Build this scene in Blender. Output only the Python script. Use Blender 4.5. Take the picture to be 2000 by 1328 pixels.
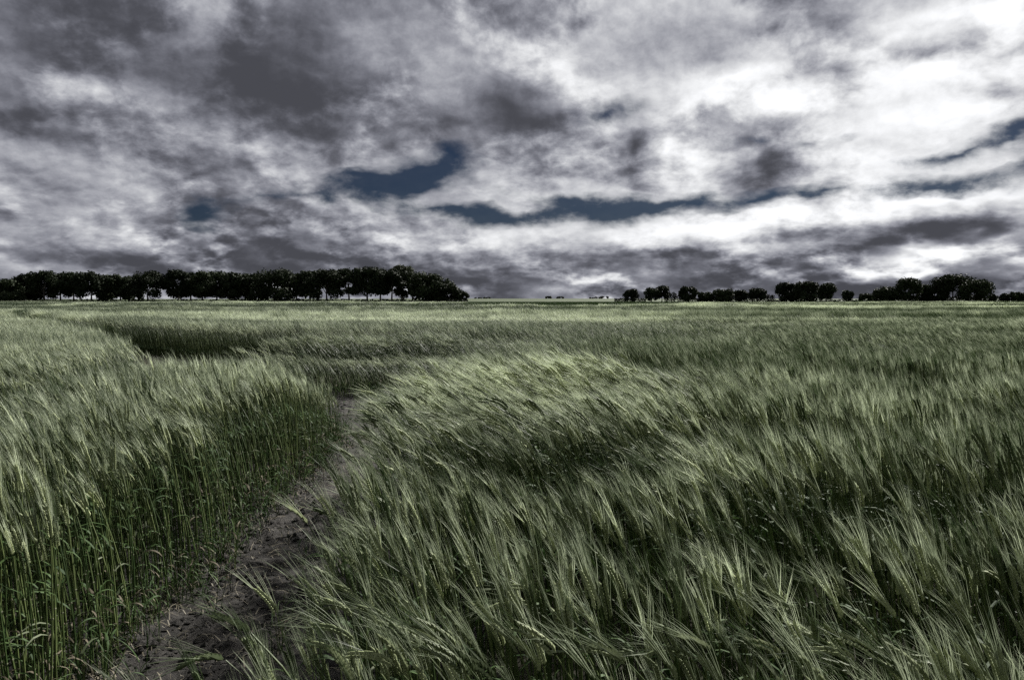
import bpy, math, random
import numpy as np
from mathutils import Vector, Matrix

for o in list(bpy.data.objects):
    bpy.data.objects.remove(o, do_unlink=True)
scene = bpy.context.scene
COL = scene.collection
rad = math.radians

# ------------------------------------------------------------------ camera
CAM_H = 1.6
F_PX = 1444.0            # focal length in pixels of the 2000 px wide photograph
EYE_Y = 585.0            # eye level in the photograph
PITCH = math.atan((664.0 - EYE_Y) / F_PX)
cam_data = bpy.data.cameras.new("camera")
cam_data.sensor_width = 36.0
cam_data.lens = 36.0 * F_PX / 2000.0
cam_data.clip_start = 0.05
cam_data.clip_end = 20000.0
cam = bpy.data.objects.new("camera", cam_data)
COL.objects.link(cam)
cam.location = (0.0, 0.0, CAM_H)
cam.rotation_euler = (rad(90.0) - PITCH, 0.0, 0.0)
scene.camera = cam


def ray(px, py):
    """World direction seen at a pixel of the 2000x1328 photograph."""
    x = (px - 1000.0) / F_PX
    y = -(py - 664.0) / F_PX
    c, s = math.cos(PITCH), math.sin(PITCH)
    return Vector((x, c + y * s, -s + y * c)).normalized()


def azel(px, py):
    d = ray(px, py)
    return math.atan2(d.x, d.y), math.asin(d.z)


# ------------------------------------------------------------------ sun and exposure
SUN_AZ, SUN_EL = rad(38.0), rad(40.0)      # to the right of the view, behind thin cloud
sun_dir = Vector((math.sin(SUN_AZ) * math.cos(SUN_EL), math.cos(SUN_AZ) * math.cos(SUN_EL), math.sin(SUN_EL)))
sun_data = bpy.data.lights.new("sun", 'SUN')
sun_data.energy = 4.5
sun_data.angle = rad(2.5)
sun_data.color = (1.0, 0.97, 0.92)
sun = bpy.data.objects.new("sun", sun_data)
COL.objects.link(sun)
sun.rotation_euler = (-sun_dir).to_track_quat('-Z', 'Y').to_euler()

scene.view_settings.view_transform = 'Standard'
scene.view_settings.look = 'None'
scene.view_settings.exposure = 1.2      # exposed for the crop; the cloud is kept correspondingly dim
scene.view_settings.gamma = 1.0
scene.view_settings.use_curve_mapping = False
scene.render.engine = 'CYCLES'
scene.cycles.max_bounces = 4
scene.cycles.diffuse_bounces = 2
scene.cycles.glossy_bounces = 2
scene.cycles.transmission_bounces = 4
scene.cycles.transparent_max_bounces = 6
scene.cycles.use_denoising = False
scene.cycles.sample_clamp_indirect = 4.0
scene.render.film_transparent = False

# ------------------------------------------------------------------ world: broken cloud over a Nishita sky
world = bpy.data.worlds.new("World")
scene.world = world
world.use_nodes = True
WT = world.node_tree
WT.nodes.clear()
WN, WL = WT.nodes, WT.links


def nd(tree, kind, **kw):
    n = tree.nodes.new(kind)
    for k, v in kw.items():
        setattr(n, k, v)
    return n


def sock(tree, s, v):
    if hasattr(v, 'is_linked'):
        tree.links.new(v, s)
    else:
        s.default_value = v


def math_(tree, op, a, b=0.0, c=None, clamp=False):
    n = nd(tree, 'ShaderNodeMath', operation=op, use_clamp=clamp)
    sock(tree, n.inputs[0], a)
    sock(tree, n.inputs[1], b)
    if c is not None:
        sock(tree, n.inputs[2], c)
    return n.outputs[0]


def vmath(tree, op, a, b=None, scale=None):
    n = nd(tree, 'ShaderNodeVectorMath', operation=op)
    sock(tree, n.inputs[0], a)
    if b is not None:
        sock(tree, n.inputs[1], b)
    if scale is not None:
        sock(tree, n.inputs['Scale'], scale)
    return n.outputs[0]


def noise(tree, vec, scale, detail=6.0, rough=0.55, out='Fac', distortion=0.0):
    n = nd(tree, 'ShaderNodeTexNoise', noise_dimensions='3D')
    sock(tree, n.inputs['Vector'], vec)
    n.inputs['Scale'].default_value = scale
    n.inputs['Detail'].default_value = detail
    n.inputs['Roughness'].default_value = rough
    n.inputs['Distortion'].default_value = distortion
    return n.outputs[out]


def smooth(tree, v, a, b, lo=0.0, hi=1.0):
    n = nd(tree, 'ShaderNodeMapRange', interpolation_type='SMOOTHSTEP')
    sock(tree, n.inputs['Value'], v)
    for k, x in (('From Min', a), ('From Max', b), ('To Min', lo), ('To Max', hi)):
        n.inputs[k].default_value = x
    return n.outputs['Result']


geo = nd(WT, 'ShaderNodeTexCoord').outputs['Generated']
sep = nd(WT, 'ShaderNodeSeparateXYZ')
WL.new(geo, sep.inputs[0])
az = math_(WT, 'ARCTAN2', sep.outputs[0], sep.outputs[1])
el = math_(WT, 'ARCSINE', sep.outputs[2])
cmb = nd(WT, 'ShaderNodeCombineXYZ')
WL.new(az, cmb.inputs[0])
WL.new(el, cmb.inputs[1])
P0 = cmb.outputs[0]                                   # azimuth, elevation
# cloud texture space: a mix of direction and a stretched elevation so that layers flatten to the horizon
cmb2 = nd(WT, 'ShaderNodeCombineXYZ')
WL.new(sep.outputs[0], cmb2.inputs[0])
WL.new(sep.outputs[1], cmb2.inputs[1])
lg = math_(WT, 'LOGARITHM', math_(WT, 'ADD', math_(WT, 'ABSOLUTE', sep.outputs[2]), 0.30), math.e)
WL.new(math_(WT, 'MULTIPLY', lg, 0.80), cmb2.inputs[2])
Q0 = cmb2.outputs[0]
warpA = vmath(WT, 'SUBTRACT', noise(WT, Q0, 3.2, 2.0, 0.55, 'Color'), (0.5, 0.5, 0.5))
warpB = vmath(WT, 'SUBTRACT', noise(WT, Q0, 11.0, 3.0, 0.6, 'Color'), (0.5, 0.5, 0.5))
Pw = vmath(WT, 'ADD', vmath(WT, 'MULTIPLY', warpA, (0.10, 0.05, 0.0)), P0)
Pw = vmath(WT, 'ADD', vmath(WT, 'MULTIPLY', warpB, (0.06, 0.042, 0.0)), Pw)


def blob(acc, px, py, rx, ry, rot, amp, kind='QUADRATIC_SPHERE'):
    a0, e0 = azel(px, py)
    a1, _ = azel(px + rx * 0.5, py)
    a2, _ = azel(px - rx * 0.5, py)
    _, e1 = azel(px, py - ry * 0.5)
    _, e2 = azel(px, py + ry * 0.5)
    m = nd(WT, 'ShaderNodeMapping', vector_type='TEXTURE')
    WL.new(Pw, m.inputs['Vector'])
    m.inputs['Location'].default_value = (a0, e0, 0.0)
    m.inputs['Rotation'].default_value = (0.0, 0.0, rad(rot))
    m.inputs['Scale'].default_value = (1.6 * (a1 - a2), 1.6 * (e1 - e2), 1.0)
    g = nd(WT, 'ShaderNodeTexGradient', gradient_type=kind)
    WL.new(m.outputs[0], g.inputs[0])
    return math_(WT, 'MULTIPLY_ADD', g.outputs['Fac'], amp, acc)


# light and dark masses of the cloud cover: px, py, rx, ry, rot, amount
MASSES = [
    # broad brightness of the cover: thin towards the veiled sun on the right
    (1900, 90, 1000, 480, 0, 0.29), (1500, 300, 700, 330, 0, 0.13), (900, 120, 380, 190, 10, 0.10),
    # heavy cloud, upper left
    (330, 110, 430, 170, -14, -0.21), (600, 180, 270, 140, -8, -0.20), (640, 60, 160, 110, 20, -0.12),
    (90, 245, 190, 75, 8, -0.20), (150, 40, 200, 90, 0, -0.09), (430, 175, 230, 80, 0, -0.08),
    (395, 40, 70, 60, -40, 0.10), (20, 40, 70, 70, 0, 0.08), (130, 150, 90, 35, -20, 0.12),
    (250, 235, 160, 40, -8, 0.10), (520, 265, 200, 35, -4, 0.08), (330, 330, 300, 45, 0, 0.05),
    (745, 110, 60, 120, 0, 0.06), (890, 125, 120, 40, 5, 0.12), (900, 180, 110, 35, 15, 0.10),
    (750, 270, 120, 35, 12, 0.12), (500, 300, 110, 40, 0, -0.05),
    # detached scud
    (1010, 215, 130, 62, -28, -0.34), (900, 245, 150, 40, -6, -0.16), (1100, 265, 80, 30, -12, -0.20),
    (1232, 290, 60, 60, 20, -0.55), (1505, 335, 95, 80, 20, -0.55), (1415, 345, 70, 55, 0, -0.20), (1180, 220, 55, 22, 10, -0.22),
    (1260, 70, 190, 60, 12, -0.13), (1450, 40, 100, 45, 15, -0.14), (1600, 55, 110, 32, 22, -0.15), (1580, 125, 190, 40, 6, -0.20), (1380, 110, 150, 30, 0, -0.12),
    (1830, 110, 90, 22, 10, -0.20), (1960, 105, 90, 26, 10, -0.18), (1960, 180, 90, 40, -10, -0.22),
    (1650, 215, 110, 30, 0, -0.12), (1850, 40, 110, 16, 4, -0.14), (1450, 240, 150, 40, 0, -0.14), (1250, 140, 160, 50, 0, -0.08),
    (1420, 150, 110, 34, 5, 0.28), (1720, 78, 260, 28, 8, 0.26), (1900, 20, 180, 40, 0, 0.18), (1840, 130, 150, 26, -6, 0.24), (1570, 205, 120, 30, 10, 0.16),
    (1860, 225, 200, 34, 6, 0.20), (1680, 330, 170, 30, 0, 0.18), (1300, 300, 150, 50, 0, 0.08),
    # middle and low layers
    (240, 440, 125, 48, -14, 0.24), (275, 455, 60, 32, -20, 0.20), (150, 430, 60, 28, 0, 0.08), (240, 500, 210, 26, -4, -0.15),
    (60, 470, 130, 60, 0, -0.08), (520, 470, 120, 32, -10, -0.08), (100, 350, 240, 40, 0, -0.05), (850, 300, 130, 30, 0, 0.05),
    (900, 462, 330, 34, 0, 0.16), (1240, 455, 260, 30, 4, 0.20), (1520, 422, 300, 30, 6, 0.32), (1820, 396, 260, 28, 7, 0.34),
    (1060, 445, 120, 20, 0, 0.10), (1170, 490, 220, 32, 0, -0.10), (1280, 490, 90, 26, 0, -0.14), (1850, 442, 270, 30, 8, -0.46), (1580, 465, 190, 22, 6, -0.26),
    (1000, 520, 170, 48, 0, -0.10), (960, 560, 130, 40, 0, -0.10), (1190, 545, 85, 22, 0, 0.20), (1095, 560, 50, 16, 0, 0.14), (1290, 540, 50, 18, 0, 0.12),
    (1440, 500, 60, 20, 0, 0.16), (1600, 500, 130, 28, 6, 0.10), (1460, 535, 200, 32, 0, -0.12), (1650, 555, 180, 30, 0, -0.26),
    (1800, 488, 85, 30, -6, 0.56), (1900, 488, 60, 18, -10, 0.40), (1840, 515, 70, 26, 20, 0.30), (1715, 520, 50, 24, 30, 0.34), (1900, 555, 240, 34, 0, -0.34),
    (1970, 500, 60, 30, 0, -0.14), (1980, 445, 40, 22, 0, 0.24), (1895, 445, 26, 12, 0, 0.20),
    (640, 525, 60, 22, 0, 0.18), (420, 480, 620, 120, 0, -0.07), (600, 540, 900, 60, 0, -0.09), (1450, 545, 650, 50, 0, -0.09), (400, 530, 300, 30, 0, 0.03), (760, 540, 200, 24, 0, -0.02),
]
acc = 0.455
for m in MASSES:
    acc = blob(acc, *m[:5], m[5] * (1.3 if m[5] < 0 else 1.12))
# fractal structure of the cover: billows with lit edges on the sun's side
bump_dir = Vector((0.5, 0.0, 0.85)).normalized()
Qw = vmath(WT, 'ADD', vmath(WT, 'MULTIPLY', warpB, (0.022, 0.022, 0.022)), Q0)


def shift(vec, amount):
    return vmath(WT, 'ADD', vec, tuple(amount * c for c in bump_dir))


def puffs(vec):
    return smooth(WT, noise(WT, vec, 3.3, 9.0, 0.57), 0.43, 0.57)


fb1 = noise(WT, Q0, 3.1, 3.0, 0.5)
b1, b1s = puffs(Qw), puffs(shift(Qw, 0.030))
fine = noise(WT, Qw, 9.0, 7.0, 0.60)
fine_s = noise(WT, shift(Qw, 0.014), 9.0, 7.0, 0.60)
fine2 = noise(WT, Qw, 30.0, 4.0, 0.62)
lum = math_(WT, 'MULTIPLY_ADD', math_(WT, 'SUBTRACT', fb1, 0.5), 0.22, acc)
lum = math_(WT, 'MULTIPLY_ADD', math_(WT, 'SUBTRACT', fine2, 0.5), 0.13, lum)
lum = math_(WT, 'MULTIPLY_ADD', math_(WT, 'SUBTRACT', b1, 0.5), -0.20, lum)
lum = math_(WT, 'MULTIPLY_ADD', math_(WT, 'SUBTRACT', b1, b1s), 0.44, lum)
lum = math_(WT, 'MULTIPLY_ADD', math_(WT, 'SUBTRACT', fine, 0.5), 0.28, lum)
lum = math_(WT, 'MULTIPLY_ADD', math_(WT, 'SUBTRACT', fine, fine_s), 0.62, lum)
def heaps(vec):
    return smooth(WT, noise(WT, vec, 8.5, 6.0, 0.55), 0.43, 0.57)


low = smooth(WT, el, 0.02, 0.26, 1.0, 0.0)
low = math_(WT, 'MULTIPLY', low, smooth(WT, fb1, 0.34, 0.56))
hp, hps = heaps(Qw), heaps(vmath(WT, 'ADD', Qw, (0.008, 0.0, 0.020)))
lum = math_(WT, 'MULTIPLY_ADD', math_(WT, 'MULTIPLY', math_(WT, 'SUBTRACT', hp, hps), low), 0.32, lum)
lum = math_(WT, 'MULTIPLY_ADD', math_(WT, 'MULTIPLY', math_(WT, 'SUBTRACT', hp, 0.5), low), 0.13, lum)
lum = smooth(WT, lum, 0.0, 1.06, 0.30, 1.03)
lin = math_(WT, 'POWER', lum, 2.2)
tint = nd(WT, 'ShaderNodeMix', data_type='RGBA')
WL.new(smooth(WT, lum, 0.35, 0.95), tint.inputs['Factor'])
tint.inputs['A'].default_value = (0.94, 0.965, 1.15, 1.0)
tint.inputs['B'].default_value = (0.99, 1.0, 1.02, 1.0)
cloud = nd(WT, 'ShaderNodeVectorMath', operation='SCALE')
WL.new(tint.outputs['Result'], cloud.inputs[0])
WL.new(lin, cloud.inputs['Scale'])

# openings through to the blue
GAPS = [
    (810, 342, 120, 38, 14, 1.6), (730, 362, 140, 26, 12, 1.2), (690, 348, 170, 14, 10, 0.6), (600, 384, 120, 19, 6, 1.3), (420, 410, 60, 32, -10, 1.7), (510, 392, 70, 10, 4, 0.5),
    (850, 408, 170, 20, -4, 0.9), (960, 420, 180, 20, 0, 1.0), (1100, 385, 170, 26, -6, 0.8), (1130, 410, 140, 30, 0, 1.1), (1210, 420, 120, 22, 6, 0.9),
    (1330, 402, 190, 18, 5, 0.85), (1480, 393, 150, 13, 6, 0.8), (1600, 383, 90, 10, 5, 0.7),
    (1890, 348, 230, 36, 8, 0.75), (1800, 374, 130, 24, 0, 0.7), (1950, 272, 160, 22, 14, 1.0), (1840, 298, 150, 14, 12, 0.8), (1995, 310, 50, 36, 0, 0.7),
    (1590, 287, 70, 12, 6, 0.8), (1180, 220, 70, 26, 10, 0.7), (1480, 285, 80, 10, 4, 0.6), (860, 300, 40, 26, 0, 0.5),
    (672, 388, 40, 26, 0, -0.9), (1020, 395, 50, 40, 0, -0.7), (880, 378, 90, 12, 4, -0.4), (1900, 320, 120, 12, 8, -0.4),
]
gacc = 0.0
for g in GAPS:
    gacc = blob(gacc, *g[:5], g[5] * 1.0)
gate = smooth(WT, gacc, 0.01, 0.16)
gacc = math_(WT, 'MULTIPLY_ADD', math_(WT, 'SUBTRACT', b1, 0.5), -0.28, gacc)
gacc = math_(WT, 'MULTIPLY_ADD', math_(WT, 'SUBTRACT', fine, 0.5), 2.6, gacc)
gacc = math_(WT, 'MULTIPLY_ADD', math_(WT, 'SUBTRACT', fine2, 0.5), 1.5, gacc)
gap = math_(WT, 'MULTIPLY', gate, smooth(WT, gacc, -0.10, 1.25, 0.0, 0.97))
sky = nd(WT, 'ShaderNodeTexSky', sky_type='NISHITA', sun_disc=False)
sky.sun_elevation = SUN_EL
sky.sun_rotation = SUN_AZ
sky.altitude = 200.0
sky.air_density = 1.0
sky.dust_density = 0.3
sky.ozone_density = 3.0
SKY_STRENGTH = 0.05
skyc = vmath(WT, 'MULTIPLY', sky.outputs[0], (0.050, 0.061, 0.083))
CLOUD = 2.0 ** -1.2
cl = vmath(WT, 'SCALE', cloud.outputs[0], scale=CLOUD / SKY_STRENGTH)
mix = nd(WT, 'ShaderNodeMix', data_type='RGBA')
WL.new(gap, mix.inputs['Factor'])
WL.new(cl, mix.inputs['A'])
WL.new(skyc, mix.inputs['B'])
bg = nd(WT, 'ShaderNodeBackground')
bg.inputs['Strength'].default_value = SKY_STRENGTH
WL.new(mix.outputs['Result'], bg.inputs['Color'])
wout = nd(WT, 'ShaderNodeOutputWorld')
WL.new(bg.outputs[0], wout.inputs['Surface'])
world.cycles.sampling_method = 'MANUAL'
world.cycles.sample_map_resolution = 512

# ------------------------------------------------------------------ helpers
RNG = np.random.default_rng(11)


def hash2(ix, iy, seed):
    h = (ix.astype(np.int64) * 374761393 + iy.astype(np.int64) * 668265263 + seed * 974711) & 0xffffffff
    h = ((h ^ (h >> 13)) * 1274126177) & 0xffffffff
    h = h ^ (h >> 16)
    return (h & 0xffffff) / float(0xffffff)


def vnoise(x, y, seed=0):
    x = np.asarray(x, float)
    y = np.asarray(y, float)
    ix, iy = np.floor(x), np.floor(y)
    fx, fy = x - ix, y - iy
    fx, fy = fx * fx * (3 - 2 * fx), fy * fy * (3 - 2 * fy)
    a, b = hash2(ix, iy, seed), hash2(ix + 1, iy, seed)
    c, d = hash2(ix, iy + 1, seed), hash2(ix + 1, iy + 1, seed)
    return (a * (1 - fx) + b * fx) * (1 - fy) + (c * (1 - fx) + d * fx) * fy


def fbm(x, y, seed=0, octaves=4, gain=0.5):
    v, a, t, f = 0.0, 1.0, 0.0, 1.0
    for i in range(octaves):
        v = v + a * vnoise(x * f, y * f, seed + 17 * i)
        t += a
        a *= gain
        f *= 2.03
    return v / t


def sstep(v, a, b):
    t = np.clip((v - a) / (b - a), 0, 1)
    return t * t * (3 - 2 * t)


def ground_z(x, y):
    """Almost level land that lifts a little beyond the barley and falls away again after the skyline."""
    x = np.asarray(x, float)
    y = np.asarray(y, float)
    far = sstep(y, 235.0, 620.0)
    z = far * (2.35 - 0.4 * sstep(np.abs(x - 40.0), 40.0, 420.0))
    z = z - sstep(y, 620.0, 2500.0) * 9.0
    return z


def inside(poly, x, y):
    r = np.zeros(np.shape(x), bool)
    n = len(poly)
    for i in range(n):
        x0, y0 = poly[i]
        x1, y1 = poly[(i + 1) % n]
        if y0 == y1:
            continue
        c = ((y0 > y) != (y1 > y)) & (x < (x1 - x0) * (y - y0) / (y1 - y0) + x0)
        r ^= c
    return r


def mesh_from(name, verts, faces, mats=(), mat_idx=None, smooth_faces=False):
    me = bpy.data.meshes.new(name)
    me.from_pydata([tuple(map(float, v)) for v in verts], [], [tuple(int(i) for i in f) for f in faces])
    for m in mats:
        me.materials.append(m)
    if mat_idx is not None:
        me.polygons.foreach_set('material_index', np.asarray(mat_idx, np.int32))
    if smooth_faces:
        me.polygons.foreach_set('use_smooth', np.ones(len(me.polygons), bool))
    me.update()
    return me


def mesh_quads(name, verts, quads, mat, smooth_faces=False):
    """Fast build of an all-quad mesh from numpy arrays."""
    me = bpy.data.meshes.new(name)
    nv, nf = len(verts), len(quads)
    me.vertices.add(nv)
    me.vertices.foreach_set('co', np.asarray(verts, np.float32).ravel())
    me.loops.add(nf * 4)
    me.loops.foreach_set('vertex_index', np.asarray(quads, np.int32).ravel())
    me.polygons.add(nf)
    me.polygons.foreach_set('loop_start', np.arange(0, nf * 4, 4, dtype=np.int32))
    if smooth_faces:
        me.polygons.foreach_set('use_smooth', np.ones(nf, bool))
    me.materials.append(mat)
    me.update(calc_edges=True)
    return me


def link(name, me, parent=None, loc=None, **props):
    o = bpy.data.objects.new(name, me)
    COL.objects.link(o)
    if parent is not None:
        o.parent = parent
    if loc is not None:
        o.location = loc
    for k, v in props.items():
        if v is not None:
            o[k] = v
    return o


# ------------------------------------------------------------------ materials
def new_mat(name):
    m = bpy.data.materials.new(name)
    m.use_nodes = True
    m.node_tree.nodes.clear()
    return m, m.node_tree


def mixc(t, f, a, b):
    n = nd(t, 'ShaderNodeMix', data_type='RGBA')
    sock(t, n.inputs['Factor'], f)
    for s, v in ((n.inputs['A'], a), (n.inputs['B'], b)):
        if hasattr(v, 'is_linked'):
            t.links.new(v, s)
        else:
            s.default_value = (*v, 1.0)
    return n.outputs['Result']


def plant_mat(name, dark, light, rough=0.5, spec=0.4, transl=0.3, use_tint=True, noise_scale=40.0, gain=1.0, tint_amount=1.0):
    m, t = new_mat(name)
    rnd = nd(t, 'ShaderNodeObjectInfo').outputs['Random']
    tc = nd(t, 'ShaderNodeTexCoord').outputs['Object']
    n = noise(t, tc, noise_scale, 2.0, 0.5)
    f = math_(t, 'MULTIPLY_ADD', rnd, 0.60, math_(t, 'MULTIPLY_ADD', n, 0.5, -0.12))
    if use_tint:
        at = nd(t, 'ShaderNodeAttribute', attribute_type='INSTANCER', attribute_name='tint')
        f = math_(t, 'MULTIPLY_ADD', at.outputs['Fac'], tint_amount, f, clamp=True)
    f = math_(t, 'POWER', math_(t, 'MAXIMUM', f, 0.0), gain)
    c = mixc(t, f, dark, light)
    p = nd(t, 'ShaderNodeBsdfPrincipled')
    t.links.new(c, p.inputs['Base Color'])
    p.inputs['Roughness'].default_value = rough
    p.inputs['Specular IOR Level'].default_value = spec
    out = nd(t, 'ShaderNodeOutputMaterial')
    if transl > 0:
        tr = nd(t, 'ShaderNodeBsdfTranslucent')
        t.links.new(c, tr.inputs['Color'])
        mx = nd(t, 'ShaderNodeMixShader')
        mx.inputs[0].default_value = transl
        t.links.new(p.outputs[0], mx.inputs[1])
        t.links.new(tr.outputs[0], mx.inputs[2])
        t.links.new(mx.outputs[0], out.inputs['Surface'])
    else:
        t.links.new(p.outputs[0], out.inputs['Surface'])
    return m


M_STEM = plant_mat("barley_stem", (0.012, 0.030, 0.005), (0.125, 0.155, 0.055), 0.50, 0.30, 0.08, gain=1.5, tint_amount=0.35)
M_LEAF = plant_mat("barley_leaf", (0.013, 0.032, 0.009), (0.070, 0.112, 0.038), 0.62, 0.12, 0.22, tint_amount=0.35)
M_EAR = plant_mat("barley_ear", (0.028, 0.045, 0.012), (0.34, 0.38, 0.20), 0.60, 0.2, 0.10, gain=1.6)
M_AWN = plant_mat("barley_awn", (0.016, 0.036, 0.005), (0.68, 0.75, 0.53), 0.50, 0.22, 0.26, gain=2.0)
M_PALE = plant_mat("pale_blade", (0.05, 0.065, 0.032), (0.15, 0.17, 0.11), 0.65, 0.10, 0.15)
M_NODE = plant_mat("barley_node", (0.05, 0.06, 0.03), (0.14, 0.145, 0.09), 0.55, 0.25, 0.0, tint_amount=0.3)
M_DRY = plant_mat("dry_leaf", (0.05, 0.043, 0.027), (0.15, 0.13, 0.095), 0.7, 0.1, 0.15)
M_STRAW = plant_mat("straw", (0.05, 0.043, 0.030), (0.30, 0.27, 0.20), 0.6, 0.2, 0.1, False)
M_FOL = plant_mat("tree_foliage", (0.008, 0.012, 0.005), (0.024, 0.034, 0.014), 0.7, 0.1, 0.10, False, 0.7)
M_FOLP = plant_mat("pale_tree_foliage", (0.030, 0.038, 0.022), (0.070, 0.080, 0.045), 0.6, 0.2, 0.25, False, 0.7)
M_HEDGE = plant_mat("hedge_foliage", (0.006, 0.008, 0.004), (0.016, 0.022, 0.010), 0.7, 0.1, 0.08, False, 0.5)


def bark_mat():
    m, t = new_mat("bark")
    tc = nd(t, 'ShaderNodeTexCoord').outputs['Object']
    c = mixc(t, noise(t, tc, 3.0, 4.0), (0.018, 0.016, 0.013), (0.060, 0.052, 0.042))
    p = nd(t, 'ShaderNodeBsdfPrincipled')
    t.links.new(c, p.inputs['Base Color'])
    p.inputs['Roughness'].default_value = 0.9
    o = nd(t, 'ShaderNodeOutputMaterial')
    t.links.new(p.outputs[0], o.inputs['Surface'])
    return m


def soil_mat():
    m, t = new_mat("dry_soil")
    tc = nd(t, 'ShaderNodeTexCoord').outputs['Object']
    a = noise(t, tc, 2.2, 5.0, 0.6)
    b = noise(t, tc, 26.0, 6.0, 0.65)
    f = math_(t, 'ADD', math_(t, 'MULTIPLY', a, 0.5), math_(t, 'MULTIPLY', b, 0.6), clamp=True)
    r = nd(t, 'ShaderNodeValToRGB')
    t.links.new(f, r.inputs[0])
    e = r.color_ramp.elements
    e[0].position, e[0].color = 0.32, (0.0045, 0.004, 0.0038, 1)
    e[1].position, e[1].color = 0.72, (0.042, 0.038, 0.033, 1)
    p = nd(t, 'ShaderNodeBsdfPrincipled')
    t.links.new(r.outputs[0], p.inputs['Base Color'])
    p.inputs['Roughness'].default_value = 0.85
    p.inputs['Specular IOR Level'].default_value = 0.3
    bp = nd(t, 'ShaderNodeBump')
    bp.inputs['Strength'].default_value = 0.9
    bp.inputs['Distance'].default_value = 0.035
    t.links.new(noise(t, tc, 38.0, 7.0, 0.72), bp.inputs['Height'])
    t.links.new(bp.outputs[0], p.inputs['Normal'])
    o = nd(t, 'ShaderNodeOutputMaterial')
    t.links.new(p.outputs[0], o.inputs['Surface'])
    return m


def land_mat():
    """Earth under the crop near by, far pasture and crops beyond it."""
    m, t = new_mat("farmland")
    g = nd(t, 'ShaderNodeNewGeometry').outputs['Position']
    s = nd(t, 'ShaderNodeSeparateXYZ')
    t.links.new(g, s.inputs[0])
    stretched = vmath(t, 'MULTIPLY', g, (0.012, 0.05, 0.0))
    n1 = noise(t, stretched, 1.0, 5.0, 0.6)
    n2 = noise(t, vmath(t, 'MULTIPLY', g, (0.5, 0.25, 0.0)), 1.0, 4.0, 0.6)
    f = math_(t, 'ADD', math_(t, 'MULTIPLY', n1, 0.7), math_(t, 'MULTIPLY', n2, 0.4), clamp=True)
    pasture = mixc(t, f, (0.020, 0.030, 0.011), (0.060, 0.078, 0.034))
    earth = mixc(t, noise(t, g, 9.0, 5.0, 0.6), (0.026, 0.026, 0.018), (0.075, 0.072, 0.050))
    k = smooth(t, s.outputs[1], 70.0, 110.0)
    c = mixc(t, k, earth, pasture)
    p = nd(t, 'ShaderNodeBsdfPrincipled')
    t.links.new(c, p.inputs['Base Color'])
    p.inputs['Roughness'].default_value = 0.9
    p.inputs['Specular IOR Level'].default_value = 0.2
    o = nd(t, 'ShaderNodeOutputMaterial')
    t.links.new(p.outputs[0], o.inputs['Surface'])
    return m


M_BARK, M_SOIL, M_LAND = bark_mat(), soil_mat(), land_mat()

# ------------------------------------------------------------------ the land
ys = np.concatenate([np.linspace(-60, 230, 30), np.linspace(240, 640, 41), np.geomspace(660, 9000, 22)])
xs = np.concatenate([-np.geomspace(6000, 80, 18), np.linspace(-70, 70, 15), np.geomspace(80, 6000, 18)])
gx, gy = np.meshgrid(xs, ys)
gz = ground_z(gx, gy) - 0.03
gv = np.stack([gx, gy, gz], -1).reshape(-1, 3)
w = len(xs)
q = []
for j in range(len(ys) - 1):
    for i in range(w - 1):
        a = j * w + i
        q.append((a, a + 1, a + w + 1, a + w))
link('ground', mesh_quads('ground', gv, q, M_LAND, True), kind='structure')

# borders of the trodden path, on the ground (y, x)
PL = np.array([(0.0, -1.66), (2.0, -1.70), (3.6, -1.76), (5.4, -1.88), (6.2, -1.82), (7.3, -1.78), (8.6, -1.98), (9.1, -2.4), (9.5, -3.2), (10.1, -4.3), (12.6, -4.4)])
PR = np.array([(0.0, -0.62), (1.6, -0.60), (2.3, -0.54), (3.0, -0.54), (5.0, -0.64), (7.0, -0.46), (8.4, -0.36), (9.4, -0.28), (11.0, -0.15), (12.6, -0.1)])


def path_l(y):
    return np.interp(y, PL[:, 0], PL[:, 1]) + 0.10 * (vnoise(y * 1.9, y * 0 + 3.1, 5) - 0.5)


def path_r(y):
    return np.interp(y, PR[:, 0], PR[:, 1]) + 0.12 * (vnoise(y * 1.7, y * 0 + 8.7, 6) - 0.5)


def soil_height(x, y):
    z = 0.045 * (fbm(x * 2.6, y * 2.6, 31, 3) - 0.5)
    n = fbm(x * 11.0, y * 9.0, 41, 4, 0.55)
    z = z + 0.085 * np.clip(n - 0.42, 0, 1)
    c = vnoise(x * 30.0, y * 24.0, 77)
    z = z + 0.028 * np.clip(c - 0.5, 0, 1) * sstep(n, 0.35, 0.6)
    return z


res = 0.0165
px_ = np.arange(-5.2, 0.35, res)
py_ = np.arange(1.2, 13.2, res * 1.25)
gx, gy = np.meshgrid(px_, py_)
keep = (gx > path_l(gy) - 0.75) & (gx < path_r(gy) + 0.45) | (inside([(-5.0, 9.3), (-1.9, 9.3), (-1.2, 12.8), (-5.0, 12.4)], gx, gy))
gz = soil_height(gx, gy)
gv = np.stack([gx, gy, gz], -1).reshape(-1, 3)
w = len(px_)
kk = keep[:-1, :-1] & keep[1:, :-1] & keep[:-1, 1:] & keep[1:, 1:]
jj, ii = np.nonzero(kk)
a = jj * w + ii
quads = np.stack([a, a + 1, a + w + 1, a + w], -1)
used = np.unique(quads)
remap = np.full(len(gv), -1)
remap[used] = np.arange(len(used))
link('footpath', mesh_quads('footpath', gv[used], remap[quads], M_SOIL, True), kind='structure')

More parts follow.
